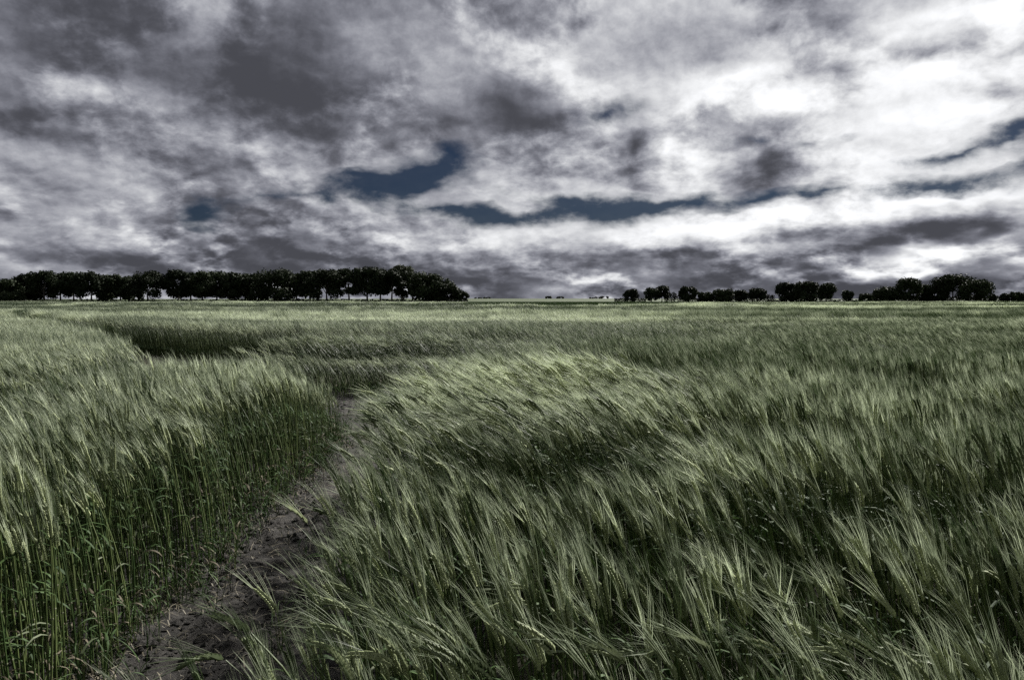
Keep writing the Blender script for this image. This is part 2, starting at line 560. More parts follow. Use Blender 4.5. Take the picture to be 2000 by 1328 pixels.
# clods lying on the path
cv, cf = [], []
ico = [(0, 0, 1), (0.9, 0, 0.3), (0.28, 0.85, 0.3), (-0.72, 0.53, 0.3), (-0.72, -0.53, 0.3), (0.28, -0.85, 0.3), (0, 0, -0.5)]
icf = [(0, 1, 2), (0, 2, 3), (0, 3, 4), (0, 4, 5), (0, 5, 1), (6, 2, 1), (6, 3, 2), (6, 4, 3), (6, 5, 4), (6, 1, 5)]
rg = np.random.default_rng(5)
for i in range(20000):
    y = 1.4 + 10.8 * rg.random() ** 1.5
    x = path_l(y) - 0.2 + (path_r(y) - path_l(y) + 0.4) * rg.random()
    if fbm(np.array([x * 1.5]), np.array([y * 1.5]), 9, 3)[0] < 0.42:
        continue
    s = 0.004 + 0.022 * rg.random() ** 4
    b = len(cv)
    an = rg.random() * 6.28
    z0 = float(soil_height(x, y))
    for vx, vy, vz in ico:
        j = s * (0.7 + 0.6 * rg.random())
        cv.append((x + j * (vx * math.cos(an) - vy * math.sin(an)) * 1.3, y + j * (vx * math.sin(an) + vy * math.cos(an)), z0 + j * vz * 0.8))
    cf += [(b + f[0], b + f[1], b + f[2]) for f in icf]
link('soil_clods', mesh_from('soil_clods', cv, cf, (M_SOIL,)), kind='stuff', label='small crumbly clods of dry earth on the trodden path', category='soil')

# ------------------------------------------------------------------ trees
def tube_ring(c, d, r, n):
    d = Vector(d).normalized()
    u = d.orthogonal().normalized()
    v = d.cross(u)
    return [Vector(c) + r * (math.cos(6.2832 * k / n) * u + math.sin(6.2832 * k / n) * v) for k in range(n)]


def tube(verts, faces, pts, radii, n=6):
    b0 = len(verts)
    for i, p in enumerate(pts):
        d = Vector(pts[min(i + 1, len(pts) - 1)]) - Vector(pts[max(i - 1, 0)])
        verts += tube_ring(p, d, radii[i], n)
    for i in range(len(pts) - 1):
        for k in range(n):
            a, b = b0 + i * n + k, b0 + i * n + (k + 1) % n
            faces.append((a, b, b + n, a + n))


def leaf_cloud(rng, centres, radii, n, size, squash=0.85):
    """n leaf-clump quads spread through and mostly over the outside of a set of lobes."""
    centres = np.asarray(centres, float)
    radii = np.asarray(radii, float)
    pr = radii ** 2 / np.sum(radii ** 2)
    pick = rng.choice(len(centres), n, p=pr)
    d = rng.normal(size=(n, 3))
    d /= np.linalg.norm(d, axis=1)[:, None]
    r = radii[pick] * (rng.random(n) ** 0.42) * (0.9 + 0.2 * rng.random(n))
    c = centres[pick] + d * r[:, None] * np.array([1, 1, squash])
    nrm = d + rng.normal(size=(n, 3)) * 0.7
    nrm /= np.linalg.norm(nrm, axis=1)[:, None]
    up = rng.normal(size=(n, 3))
    u = np.cross(nrm, up)
    u /= np.linalg.norm(u, axis=1)[:, None] + 1e-9
    v = np.cross(nrm, u)
    s = size * (0.55 + 0.9 * rng.random(n))[:, None]
    k = (0.5 + 0.5 * rng.random(n))[:, None]
    verts = np.stack([c - u * s, c - v * s * k + nrm * s * 0.15, c + u * s, c + v * s * k + nrm * s * 0.1], 1).reshape(-1, 3)
    return verts, np.arange(4 * n).reshape(n, 4)


def tree(name, label, cx, top, left, right, Y, seed, base=None, crown_from=0.28, group=None, cat='tree', sparse=1.0, mat=None, lean=0.0, trunk=True, size=0.34, lobes_n=13, wide=1.40):
    """A tree or bush whose crown spans the photo's columns left..right and rows up to top, standing at depth Y."""
    rng = np.random.default_rng(seed)
    k = Y / F_PX
    X = (cx - 1000.0) * k
    z0 = float(ground_z(X, Y)) - 0.03 if base is None else base
    H = CAM_H + (EYE_Y - top) * k - z0
    W = (right - left) * k * 0.5 * wide
    root = bpy.data.objects.new(name, None)
    COL.objects.link(root)
    root.location = (X, Y, z0)
    root.empty_display_size = 0.5
    root['label'] = label
    root['category'] = cat
    if group:
        root['group'] = group
    cz0 = H * crown_from
    ch = H - cz0
    lobes, rr = [], []
    for i in range(lobes_n):
        t = rng.random() ** 0.8
        z = cz0 + ch * (0.10 + 0.80 * t)
        prof = math.sqrt(max(0.05, 1 - ((t - 0.45) / 0.62) ** 2))
        an = rng.random() * 6.28
        rr_ = W * prof * (0.25 + 0.55 * rng.random())
        R = min(W, ch) * (0.26 + 0.20 * rng.random())
        R = min(R, (H - z) * 1.05 + 0.12 * ch)
        lobes.append((lean * z + math.cos(an) * max(0, min(rr_, W - R * 0.85)), math.sin(an) * rr_ * 0.8, min(z, H - R * 0.8)))
        rr.append(R)
    # crown top and shoulders are always there
    lobes.append((lean * H + W * 0.1 * rng.normal(), 0, H - 0.30 * min(W, ch)))
    rr.append(0.34 * min(W, ch))
    for sx in (-1, 1):
        lobes.append((sx * W * 0.60, rng.normal() * 0.2 * W, cz0 + ch * (0.42 + 0.2 * rng.random())))
        rr.append(min(W, ch) * 0.42)
        lobes.append((sx * W * 0.42, rng.normal() * 0.2 * W, cz0 + ch * (0.68 + 0.08 * rng.random())))
        rr.append(min(W, ch) * 0.40)
        lobes.append((sx * W * (0.35 + 0.3 * rng.random()), rng.normal() * 0.3 * W, cz0 + ch * (0.12 + 0.12 * rng.random())))
        rr.append(min(W, ch) * (0.26 + 0.14 * rng.random()))
    area = sum(r * r for r in rr)
    n = int(min(5200, max(260, area * 105 * sparse * (0.34 / size) ** 2)))
    v, f = leaf_cloud(rng, lobes, rr, n, size)
    # stray twigs of leaves outside the outline
    v2, f2 = leaf_cloud(rng, lobes, [r * 1.18 for r in rr], int(n * 0.10), size * 0.7)
    verts = np.vstack([v, v2])
    verts[:, 2] = np.maximum(verts[:, 2], 0.05)
    me = mesh_quads('crown', verts, np.vstack([f, f2 + len(v)]), mat or M_FOL)
    link('crown', me, root)
    tv, tf = [], []
    r0 = 0.022 * H + 0.05
    if trunk:
        hgt = cz0 + 0.45 * ch
        pts = [Vector((lean * hgt * t + 0.12 * math.sin(3 * t + seed), 0.1 * math.cos(4 * t + seed), hgt * t)) for t in np.linspace(0, 1, 6)]
        tube(tv, tf, pts, [r0 * 1.25, r0, r0 * 0.85, r0 * 0.7, r0 * 0.5, r0 * 0.25], 7)
        for i in range(5):
            t = 0.45 + 0.1 * i
            p = pts[0].lerp(pts[-1], t)
            e = Vector(lobes[i % len(lobes)])
            mid = p.lerp(e, 0.5) + Vector((0, 0, 0.05 * H))
            tube(tv, tf, [p, mid, e], [r0 * 0.45, r0 * 0.28, r0 * 0.08], 5)
    else:
        for i in range(4):
            e = Vector(lobes[i])
            tube(tv, tf, [Vector((0.1 * i - 0.2, 0, 0)), Vector((e.x * 0.5, e.y * 0.5, e.z * 0.55)), e], [r0 * 0.5, r0 * 0.3, r0 * 0.1], 5)
    link('trunk' if trunk else 'stem', mesh_from('trunk', tv, tf, (M_BARK,), smooth_faces=True), root)
    return root


def hedge(name, label, x0, x1, top, Y, seed, thick=2.0, mat=None, group=None, dens=26, size=0.26):
    rng = np.random.default_rng(seed)
    k = Y / F_PX
    X0, X1 = (x0 - 1000) * k, (x1 - 1000) * k
    zb = float(ground_z((X0 + X1) / 2, Y)) - 0.03
    H = CAM_H + (EYE_Y - top) * k - zb
    L = X1 - X0
    n = int(L * H * dens)
    x = rng.random(n) * L
    hh = H * (0.80 + 0.35 * (vnoise(x * 0.5, x * 0, seed) - 0.35) + 0.2 * (vnoise(x * 1.7, x * 0, seed + 3) - 0.5))
    z = hh * rng.random(n) ** 0.7
    y = (rng.random(n) - 0.5) * thick
    c = np.stack([x, y, z], -1)
    nrm = rng.normal(size=(n, 3))
    nrm /= np.linalg.norm(nrm, axis=1)[:, None]
    u = np.cross(nrm, rng.normal(size=(n, 3)))
    u /= np.linalg.norm(u, axis=1)[:, None]
    v = np.cross(nrm, u)
    s = size * (0.6 + 0.9 * rng.random(n))[:, None]
    verts = np.stack([c - u * s, c - v * s * 0.7, c + u * s, c + v * s * 0.7], 1).reshape(-1, 3)
    root = bpy.data.objects.new(name, None)
    COL.objects.link(root)
    root.location = (X0, Y, zb)
    root['label'], root['category'] = label, 'hedge'
    if group:
        root['group'] = group
    link('foliage', mesh_quads('foliage', verts, np.arange(4 * n).reshape(n, 4), mat or M_HEDGE), root)
    tv, tf = [], []
    for i in range(int(max(2, L / 3))):
        xx = L * (i + 0.5) / max(2, L / 3)
        tube(tv, tf, [Vector((xx, 0, 0)), Vector((xx + 0.1, 0.1, H * 0.35)), Vector((xx - 0.1, 0, H * 0.7))], [0.07, 0.05, 0.02], 5)
    link('stems', mesh_from('stems', tv, tf, (M_BARK,)), root, kind='stuff')
    return root


# the copse on the left: columns and rows of each crown read from the photograph
COPSE = [  # centre, top, left, right, depth, crown start, label
    (22, 545, 2, 48, 236, 0.02, 'low rounded dark tree at the left end of the long copse'),
    (52, 535, 34, 76, 240, 0.10, 'dark tree second from the left end of the copse, its crown stepping up'),
    (88, 528, 68, 112, 236, 0.18, 'tall round-topped tree third from the left end of the copse'),
    (120, 531, 100, 144, 242, 0.34, 'dark tree fourth from the left end of the copse, just left of a bright gap'),
    (146, 532, 128, 168, 238, 0.36, 'narrow dark tree fifth from the left end of the copse, right of a bright gap'),
    (180, 528, 156, 208, 234, 0.22, 'broad domed tree sixth from the left end of the copse'),
    (208, 537, 190, 228, 246, 0.20, 'lower dark tree seventh from the left end of the copse, behind a broad dome'),
    (236, 534, 216, 260, 236, 0.24, 'dark tree eighth from the left end of the copse, a little lower than its neighbours'),
    (262, 538, 246, 282, 244, 0.26, 'low shouldered tree ninth from the left end of the copse'),
    (290, 529, 262, 322, 234, 0.24, 'wide domed tree just left of the ragged white gap in the copse'),
    (350, 526, 332, 374, 236, 0.26, 'tall tree just right of the ragged white gap in the copse'),
    (374, 531, 358, 396, 244, 0.30, 'dark tree behind and right of the tree by the ragged white gap'),
    (396, 528, 378, 420, 236, 0.28, 'square-topped tree left of the middle of the copse'),
    (424, 529, 404, 446, 240, 0.30, 'dark tree just left of the middle of the copse, pale gaps beneath it'),
    (456, 530, 436, 482, 236, 0.26, 'round dark tree at the middle of the copse'),
    (480, 534, 466, 498, 243, 0.24, 'narrow lower tree between two domes at the middle of the copse'),
    (506, 533, 488, 530, 238, 0.20, 'dark tree on the left shoulder of the widest dome of the copse'),
    (538, 525, 504, 574, 234, 0.24, 'widest domed tree in the middle of the copse'),
    (580, 534, 562, 602, 243, 0.22, 'lower dark tree right of the widest dome of the copse'),
    (606, 529, 586, 632, 238, 0.24, 'dark tree left of the bright cloud patch over the copse'),
    (638, 526, 612, 666, 234, 0.26, 'rounded tree beneath the bright cloud patch over the copse'),
    (682, 524, 662, 704, 236, 0.34, 'tall tree right of the notch in the outline of the copse'),
    (718, 520, 692, 746, 234, 0.36, 'tallest tree of the copse with bare trunks showing below'),
    (744, 524, 726, 766, 242, 0.34, 'dark tree between the tallest tree and the pale one behind'),
    (766, 524, 748, 788, 236, 0.32, 'dark tree standing in front of the pale thin-leaved tree'),
    (806, 530, 788, 828, 240, 0.30, 'dark tree right of the pale thin-leaved tree'),
    (830, 530, 804, 858, 234, 0.26, 'broad tree on the sloping right end of the copse'),
    (856, 537, 834, 880, 236, 0.12, 'sloping tree second from the right end of the copse'),
    (874, 552, 852, 892, 234, 0.03, 'low rounded tree at the right end of the copse'),
]
for i, (cx, top, l, r, Y, cf_, lab) in enumerate(COPSE):
    tree('copse_tree', lab, cx, top + 1, l, r, Y, 100 + i, crown_from=cf_ * 0.72, group='trees of the copse on the left')
tree('pale_tree', 'pale thin-leaved tree poking up behind the dark copse', 785, 518, 768, 802, 262, 171, crown_from=0.5, sparse=0.55, mat=M_FOLP, group='trees of the copse on the left')
tree('round_bush', 'small round bush standing off the right end of the copse', 905, 568, 897, 914, 236, 172, crown_from=0.02, cat='bush', trunk=False, size=0.25)
tree('low_bush', 'low dark bush at the foot of the leftmost copse tree', 24, 571, 4, 42, 231, 173, crown_from=0.0, cat='bush', trunk=False, size=0.25)
hedge('hedge', 'long low dark hedge along the foot of the copse', 30, 912, 584.0, 229, 180, 3.0)

# trees and bushes on the right
RIGHT = [  # centre, top, left, right, depth, crown start, sparse, trunk, label
    (1232, 564, 1217, 1248, 330, 0.10, 1.0, True, 'lone round tree standing furthest left of the trees on the right'),
    (1272, 561, 1260, 1290, 320, 0.16, 0.7, True, 'ragged dark tree second from the left among the trees on the right'),
    (1292, 557, 1278, 1308, 324, 0.24, 0.7, True, 'thin-crowned tree beside the second tree of the right-hand row'),
    (1344, 559, 1326, 1362, 320, 0.18, 0.8, True, 'spreading tree rising from the low hedge, middle of the small trees'),
    (1378, 569, 1364, 1394, 322, 0.08, 1.0, True, 'low dark tree right of the spreading tree in the hedge'),
    (1412, 565, 1392, 1434, 320, 0.12, 1.0, True, 'wide low dark tree in the hedge row'),
    (1446, 566, 1432, 1462, 324, 0.22, 0.9, True, 'low dark tree left of the flat-topped one'),
    (1478, 563, 1460, 1496, 320, 0.30, 0.9, True, 'small flat-topped tree over a pale gap in the hedge row'),
    (1535, 551, 1514, 1556, 300, 0.10, 1.0, True, 'left tree of the clump of three'),
    (1574, 549, 1550, 1600, 296, 0.06, 1.1, True, 'densest middle tree of the clump of three'),
    (1612, 552, 1594, 1630, 300, 0.16, 0.9, True, 'right tree of the clump of three, its trunk showing'),
    (1654, 566, 1643, 1666, 300, 0.22, 0.8, True, 'small lone tree standing in the open right of the clump of three'),
    (1690, 572, 1678, 1702, 300, 0.02, 1.0, False, 'small round bush right of the small lone tree'),
    (1730, 559, 1706, 1756, 292, 0.04, 1.0, True, 'dark low tree at the left of the big group on the far right'),
    (1774, 542, 1748, 1800, 290, 0.08, 1.05, True, 'tall domed dark tree in the big group on the far right'),
    (1803, 555, 1790, 1818, 298, 0.06, 1.0, True, 'narrow dark tree beside the tall dome on the far right'),
    (1830, 557, 1810, 1850, 294, 0.06, 1.0, True, 'dark tree below the airy crown on the far right'),
    (1860, 536, 1822, 1898, 292, 0.34, 0.55, True, 'largest tree on the far right with an airy see-through crown'),
    (1902, 545, 1872, 1934, 286, 0.06, 1.05, True, 'broad dark tree at the right side of the big group'),
    (1938, 573, 1930, 1946, 290, 0.02, 1.0, False, 'small bush at the right foot of the big group'),
    (1961, 572, 1951, 1972, 300, 0.06, 1.0, True, 'left one of the two little trees by the right edge'),
    (1985, 570, 1971, 1999, 300, 0.06, 1.0, True, 'right one of the two little trees, at the right edge of the picture'),
]
for i, (cx, top, l, r, Y, cf_, sp, trk, lab) in enumerate(RIGHT):
    tree('field_tree' if trk else 'field_bush', lab, cx, top + 1, l, r, Y, 300 + i, crown_from=cf_, sparse=sp, trunk=trk, cat='tree' if trk else 'bush', group='trees along the far edge on the right', size=0.36 if trk else 0.28, wide=1.08)
for i, (x0, x1, top, Y, lab) in enumerate([
        (1200, 1262, 581.5, 326, 'thin hedge at the foot of the lone round tree'),
        (1296, 1330, 570, 322, 'taller block of hedge between two small trees'),
        (1330, 1500, 580, 322, 'long low hedge under the row of small trees'),
        (1496, 1512, 573, 312, 'short rounded hedge end left of the clump of three'),
        (1510, 1720, 584.5, 302, 'thin low hedge running from the clump of three to the big group'),
        (1716, 1946, 577, 296, 'dark hedge filling the foot of the big group on the far right')]):
    hedge('field_hedge', lab, x0, x1, top, Y, 400 + i, 2.0, group='hedges along the far edge on the right')
for i, (cx, top, l, r, lab) in enumerate([
        (934, 581.3, 926, 942, 'flat dark bush on the skyline nearest the copse'),
        (951, 580.6, 944, 958, 'little dark bush on the skyline, second from the copse'),
        (1071, 578.6, 1066, 1077, 'tiny dark bush on the skyline at mid picture'),
        (1094, 579.4, 1087, 1101, 'low dark bush on the skyline just right of mid picture'),
        (1155, 581.0, 1151, 1159, 'tiniest bush of the three left of the lone round tree'),
        (1166, 580.2, 1160, 1171, 'middle bush of the three left of the lone round tree'),
        (1180, 578.8, 1172, 1188, 'largest bush of the three left of the lone round tree')]):
    tree('skyline_bush', lab, cx, top, l, r, 560, 500 + i, crown_from=0.0, trunk=False, cat='bush', group='bushes on the skyline', size=0.40, lobes_n=6)

# ------------------------------------------------------------------ barley plants
BEND_STEM = [rad(a) for a in (4, 10, 17, 25, 34, 44, 54)]      # lean of the stem below the ear
BEND_EAR = [rad(a) for a in (14, 27, 40, 54, 68, 84, 102)]     # direction of the ear's tip
MATS = (M_STEM, M_LEAF, M_EAR, M_AWN, M_NODE, M_DRY, M_PALE, M_STRAW)


class Geo:
    def __init__(self):
        self.v, self.f, self.m = [], [], []

    def add(self, vs, fs, m):
        b = len(self.v)
        self.v += [tuple(p) for p in vs]
        self.f += [tuple(b + i for i in f) for f in fs]
        self.m += [m] * len(fs)

    def strip(self, pts, widths, side, m):
        """A flat tapering blade along pts; side: one vector or one per point."""
        vs, fs = [], []
        n = len(pts)
        for i, p in enumerate(pts):
            s = side[i] if isinstance(side, list) else side
            vs += [p - s * widths[i] * 0.5, p + s * widths[i] * 0.5]
        for i in range(n - 1):
            a = 2 * i
            fs.append((a, a + 1, a + 3, a + 2))
        self.add(vs, fs, m)

    def spike(self, a, b, w, side, m):
        self.add([a - side * w * 0.5, a + side * w * 0.5, b], [(0, 1, 2)], m)

    def tube(self, pts, radii, n, m):
        vs, fs = [], []
        tube(vs, fs, pts, radii, n)
        self.add(vs, fs, m)

    def mesh(self, name):
        return mesh_from(name, self.v, self.f, MATS, self.m)


def rvec(rng):
    v = Vector(rng.normal(size=3))
    return v.normalized()


def stem_curve(rng, k, L, n):
    """Points and directions from the ground to the neck, bending towards -X (down wind)."""
    th = BEND_STEM[k] * (0.85 + 0.3 * rng.random())
    sway = rng.normal() * 0.05
    p = Vector((0, 0, -0.02))
    pts, dirs = [p.copy()], [Vector((0, 0, 1))]
    for i in range(1, n + 1):
        t = i / n
        a = th * t ** 1.35
        d = Vector((-math.sin(a), sway * math.sin(3 * t), math.cos(a))).normalized()
        p = p + d * (L / n)
        pts.append(p.copy())
        dirs.append(d)
    return pts, dirs, th


def ear_curve(rng, k, p, d, th, length, n):
    ae = BEND_EAR[k] * (0.85 + 0.3 * rng.random())
    dy = d.y + rng.normal() * 0.08
    pts, dirs = [p.copy()], [d]
    for i in range(1, n + 1):
        t = i / n
        a = th + (ae - th) * min(1.0, t * 1.2)
        dd = Vector((-math.sin(a), dy, math.cos(a))).normalized()
        p = p + dd * (length / n)
        pts.append(p.copy())
        dirs.append(dd)
    return pts, dirs


def add_leaf(g, rng, p, d, length, width, m, droop):
    an = rng.random() * 6.283
    if rng.random() < 0.6:
        an = math.pi + rng.normal() * 0.8              # most blades stream down wind
    out = Vector((math.cos(an), math.sin(an), 0))
    n = 5
    a = 0.35 + 0.25 * rng.random()
    q = p.copy()
    pts, ws, sides = [q.copy()], [width * 0.6], []
    tw = rng.normal() * 0.9
    side0 = out.cross(Vector((0, 0, 1))).normalized()
    sides.append(side0)
    for i in range(1, n + 1):
        t = i / n
        a += droop / n * (0.6 + 0.9 * t)
        dd = (out * math.sin(a) + Vector((0, 0, 1)) * math.cos(a)).normalized()
        q = q + dd * (length / n)
        pts.append(q.copy())
        ws.append(max(0.0005, width * (1 - t ** 2.2)))
        sides.append((Matrix.Rotation(tw * t, 3, dd) @ side0).normalized())
    g.strip(pts, ws, sides, m)


def add_ear(ge, ga, rng, pts, dirs, rows, awn_n, awn_len, awn_w, kern):
    """Ear of overlapping grains (into ge) and its long awns (into ga)."""
    L = len(pts) - 1
    side = dirs[L // 2].cross(Vector((0, 1, 0)))
    side = side.normalized() if side.length > 0.1 else Vector((1, 0, 0))
    flat = Matrix.Rotation(rng.random() * 3.14, 3, dirs[L // 2]) @ side
    tips = []
    for r in range(rows):
        t = (r + 0.5) / rows
        i = min(L - 1, int(t * L))
        p = pts[i].lerp(pts[i + 1], t * L - i)
        d = dirs[i + 1]
        nrm = d.cross(flat).normalized()
        for s in (-1, 1):
            gd = (d + flat * s * 0.30 + nrm * rng.normal() * 0.08).normalized()
            b = p + flat * s * kern * 0.22
            e = b + gd * kern * 1.5
            mid = b.lerp(e, 0.42)
            wv, wn = flat * kern * 0.30, nrm * kern * 0.34
            if ge is not None:
                ge.add([b, mid + wv, mid + wn, mid - wv, mid - wn, e],
                       [(0, 2, 1), (0, 3, 2), (0, 4, 3), (0, 1, 4), (5, 1, 2), (5, 2, 3), (5, 3, 4), (5, 4, 1)], 2)
            tips.append((e, gd, d, t))
    order = rng.permutation(len(tips))[:awn_n]
    for j in order:
        e, gd, d, t = tips[j]
        al = awn_len * (0.85 + 0.3 * rng.random()) * (1.05 - 0.25 * t)
        dd = (d * 1.0 + (gd - d) * 0.38 + rvec(rng) * 0.045).normalized()
        sag = Vector((-0.10, 0, -0.10)) * rng.random()
        m1 = e + dd * al * 0.5
        e2 = m1 + (dd + sag).normalized() * al * 0.5
        sd = dd.cross(rvec(rng)).normalized()
        ga.add([e - sd * awn_w * 0.5, e + sd * awn_w * 0.5, m1 - sd * awn_w * 0.38, m1 + sd * awn_w * 0.38, e2],
               [(0, 1, 3, 2), (2, 3, 4)], 3)


def plant(rng, k, lod, g=None, parts=None):
    """One barley plant. lod 0: every grain and awn; 1: some metres off; 2: part of a far tuft."""
    g = g or Geo()
    G = parts or dict(stem=g, ear=g, awns=g, leaves=None)
    L = 0.70 + 0.10 * rng.random() + (0.0, 0.0, 0.01, 0.03, 0.05, 0.08, 0.12)[k]
    if lod == 0:
        pts, dirs, th = stem_curve(rng, k, L, 8)
        r = 0.0024 + 0.0014 * rng.random()
        G['stem'].tube(pts, [r * (1.15, 1.2, 1.25, 1.2, 1.15, 1.05, 0.9, 0.75, 0.6)[i] for i in range(9)], 4, 0)
        for t in (0.16, 0.36, 0.60):
            i = int(t * 8)
            p, d = pts[i].lerp(pts[i + 1], t * 8 - i), dirs[i + 1]
            G['stem'].tube([p - d * 0.004, p, p + d * 0.004], [r * 1.2, r * 1.6, r * 1.2], 4, 4)
        ep, ed = ear_curve(rng, k, pts[-1], dirs[-1], th, 0.085 + 0.02 * rng.random(), 5)
        add_ear(G['ear'], G['awns'], rng, ep, ed, 11, 17, 0.130, 0.0013, 0.0165)
        for j, t in enumerate((0.34, 0.58, 0.80)):
            if rng.random() < (0.45, 0.5, 0.7)[j]:
                i = int(t * 8)
                lg = Geo() if G['leaves'] is not None else g
                dry = t < 0.4 and rng.random() < 0.5
                add_leaf(lg, rng, pts[i], dirs[i], 0.11 + 0.13 * rng.random(), 0.007 + 0.006 * rng.random(), 5 if dry else (6 if rng.random() < 0.06 else 1), 1.2 + 1.6 * rng.random())
                if G['leaves'] is not None:
                    G['leaves'].append(lg)
    elif lod == 1:
        pts, dirs, th = stem_curve(rng, k, L, 4)
        G['stem'].tube(pts, [0.0040, 0.0040, 0.0038, 0.0030, 0.0022], 3, 0)
        ep, ed = ear_curve(rng, k, pts[-1], dirs[-1], th, 0.095, 3)
        g.tube(ep, [0.002, 0.0052, 0.0050, 0.0015], 4, 2)
        add_ear(None, g, rng, ep, ed, 6, 9, 0.14, 0.0017, 0.011)
        for t in (0.45, 0.75):
            if rng.random() < 0.5:
                continue
            i = int(t * 4)
            add_leaf(g, rng, pts[i], dirs[i], 0.13 + 0.1 * rng.random(), 0.011, 1, 1.2 + 1.4 * rng.random())
    return g


def tuft(rng, k, size, count, w, awns=3):
    """A far piece of crop: many stems reduced to blades, ears to slim spikes."""
    g = Geo()
    for i in range(count):
        kk = int(np.clip(k + rng.integers(-1, 2), 0, 6))
        L = 0.66 + 0.16 * rng.random()
        pts, dirs, th = stem_curve(rng, kk, L, 3)
        o = Vector(((rng.random() - 0.5) * size, (rng.random() - 0.5) * size, 0))
        sd = Vector((math.cos(i), math.sin(i), 0))
        g.strip([o + p for p in pts], [w, w, w * 0.9, w * 0.8], sd, 0 if rng.random() < 0.6 else 1)
        ep, ed = ear_curve(rng, kk, pts[-1], dirs[-1], th, 0.10, 2)
        g.strip([o + p for p in ep], [w * 0.9, w * 1.3, w * 0.6], rvec(rng), 2)
        for j in range(awns):
            d = (ed[-1] + rvec(rng) * 0.16).normalized()
            st = ep[int(rng.integers(0, 3))]
            g.spike(o + st, o + st + d * (0.15 + 0.05 * rng.random()), w * 0.55, d.cross(rvec(rng)).normalized(), 3)
    return g


def tiller(rng):
    """Short weak shoot with a few blades, as grows at the trodden edge."""
    g = Geo()
    for i in range(int(rng.integers(2, 5))):
        h = 0.10 + 0.22 * rng.random()
        o = Vector((rng.normal() * 0.012, rng.normal() * 0.012, -0.01))
        tip = o + Vector((rng.normal() * 0.05 - 0.02, rng.normal() * 0.05, h))
        g.tube([o, o.lerp(tip, 0.5), tip], [0.0022, 0.0020, 0.0014], 3, 0)
        for t in (0.4, 0.75, 1.0):
            if rng.random() < 0.75:
                add_leaf(g, rng, o.lerp(tip, t), Vector((0, 0, 1)), 0.06 + 0.12 * rng.random(), 0.005 + 0.005 * rng.random(), 5 if rng.random() < 0.2 else 1, 0.6 + 1.4 * rng.random())
    return g


# shapes used by the standing crop (kept out of the scene; only the crop's own points place them)
PROTO = bpy.data.collections.new("barley_shapes")
proto_index = {}


def add_proto(key, g):
    i = sum(len(v) for v in proto_index.values())
    o = bpy.data.objects.new("shape_%03d" % i, g.mesh("barley_shape"))
    PROTO.objects.link(o)
    proto_index.setdefault(key, []).append(i)


prng = np.random.default_rng(23)
for k in range(7):
    for j in range(5):
        add_proto(('near', k), plant(prng, k, 0))
for k in range(7):
    for j in range(4):
        add_proto(('mid', k), plant(prng, k, 1))
for k in range(7):
    for j in range(2):
        add_proto(('tuft', k), tuft(prng, k, 0.55, 46, 0.0075))
for k in range(7):
    for j in range(2):
        add_proto(('far', k), tuft(prng, k, 1.9, 170, 0.022, 3))
for j in range(8):
    add_proto('tiller', tiller(prng))
offs = {}

# ------------------------------------------------------------------ where the crop stands
GAP_NOTCH = [(-5.0, 10.6), (-4.2, 10.0), (-3.3, 9.5), (-2.0, 9.2), (-1.2, 11.9), (-3.0, 11.9), (-5.0, 11.9)]
GAP_TRACK = [(0.3, 15.0), (-1.6, 14.7), (-4.0, 13.6), (-4.7, 11.9), (-5.3, 10.9), (-7.2, 14.0), (-11.0, 19.6), (-15.5, 25.6), (-23.0, 34.5), (-40.0, 56.0),
             (-40.0, 59.0), (-24.0, 37.4), (-15.5, 27.2), (-12.0, 22.6), (-7.5, 18.6), (-4.5, 16.9), (-1.4, 16.2), (0.8, 15.6)]
RIFT = [(-5.2, 12.4), (-2.6, 12.55), (-1.0, 12.75), (-0.8, 12.95), (-2.6, 13.05), (-5.2, 12.9)]
RUT = np.array([(4.8, -4.05), (6.4, -4.30), (8.0, -4.40), (9.5, -4.75), (11.3, -5.3)])
GAP_RIGHT = [(5.0, 22.4), (7.5, 21.6), (9.6, 21.8), (9.8, 23.4), (7.4, 23.4), (5.2, 24.2)]
FAR_EDGE = np.array([(-400, 215), (-30, 215), (-13.0, 205), (-9.0, 140), (-1.0, 86), (8, 92), (19, 108), (62, 178), (95, 214), (400, 214)])


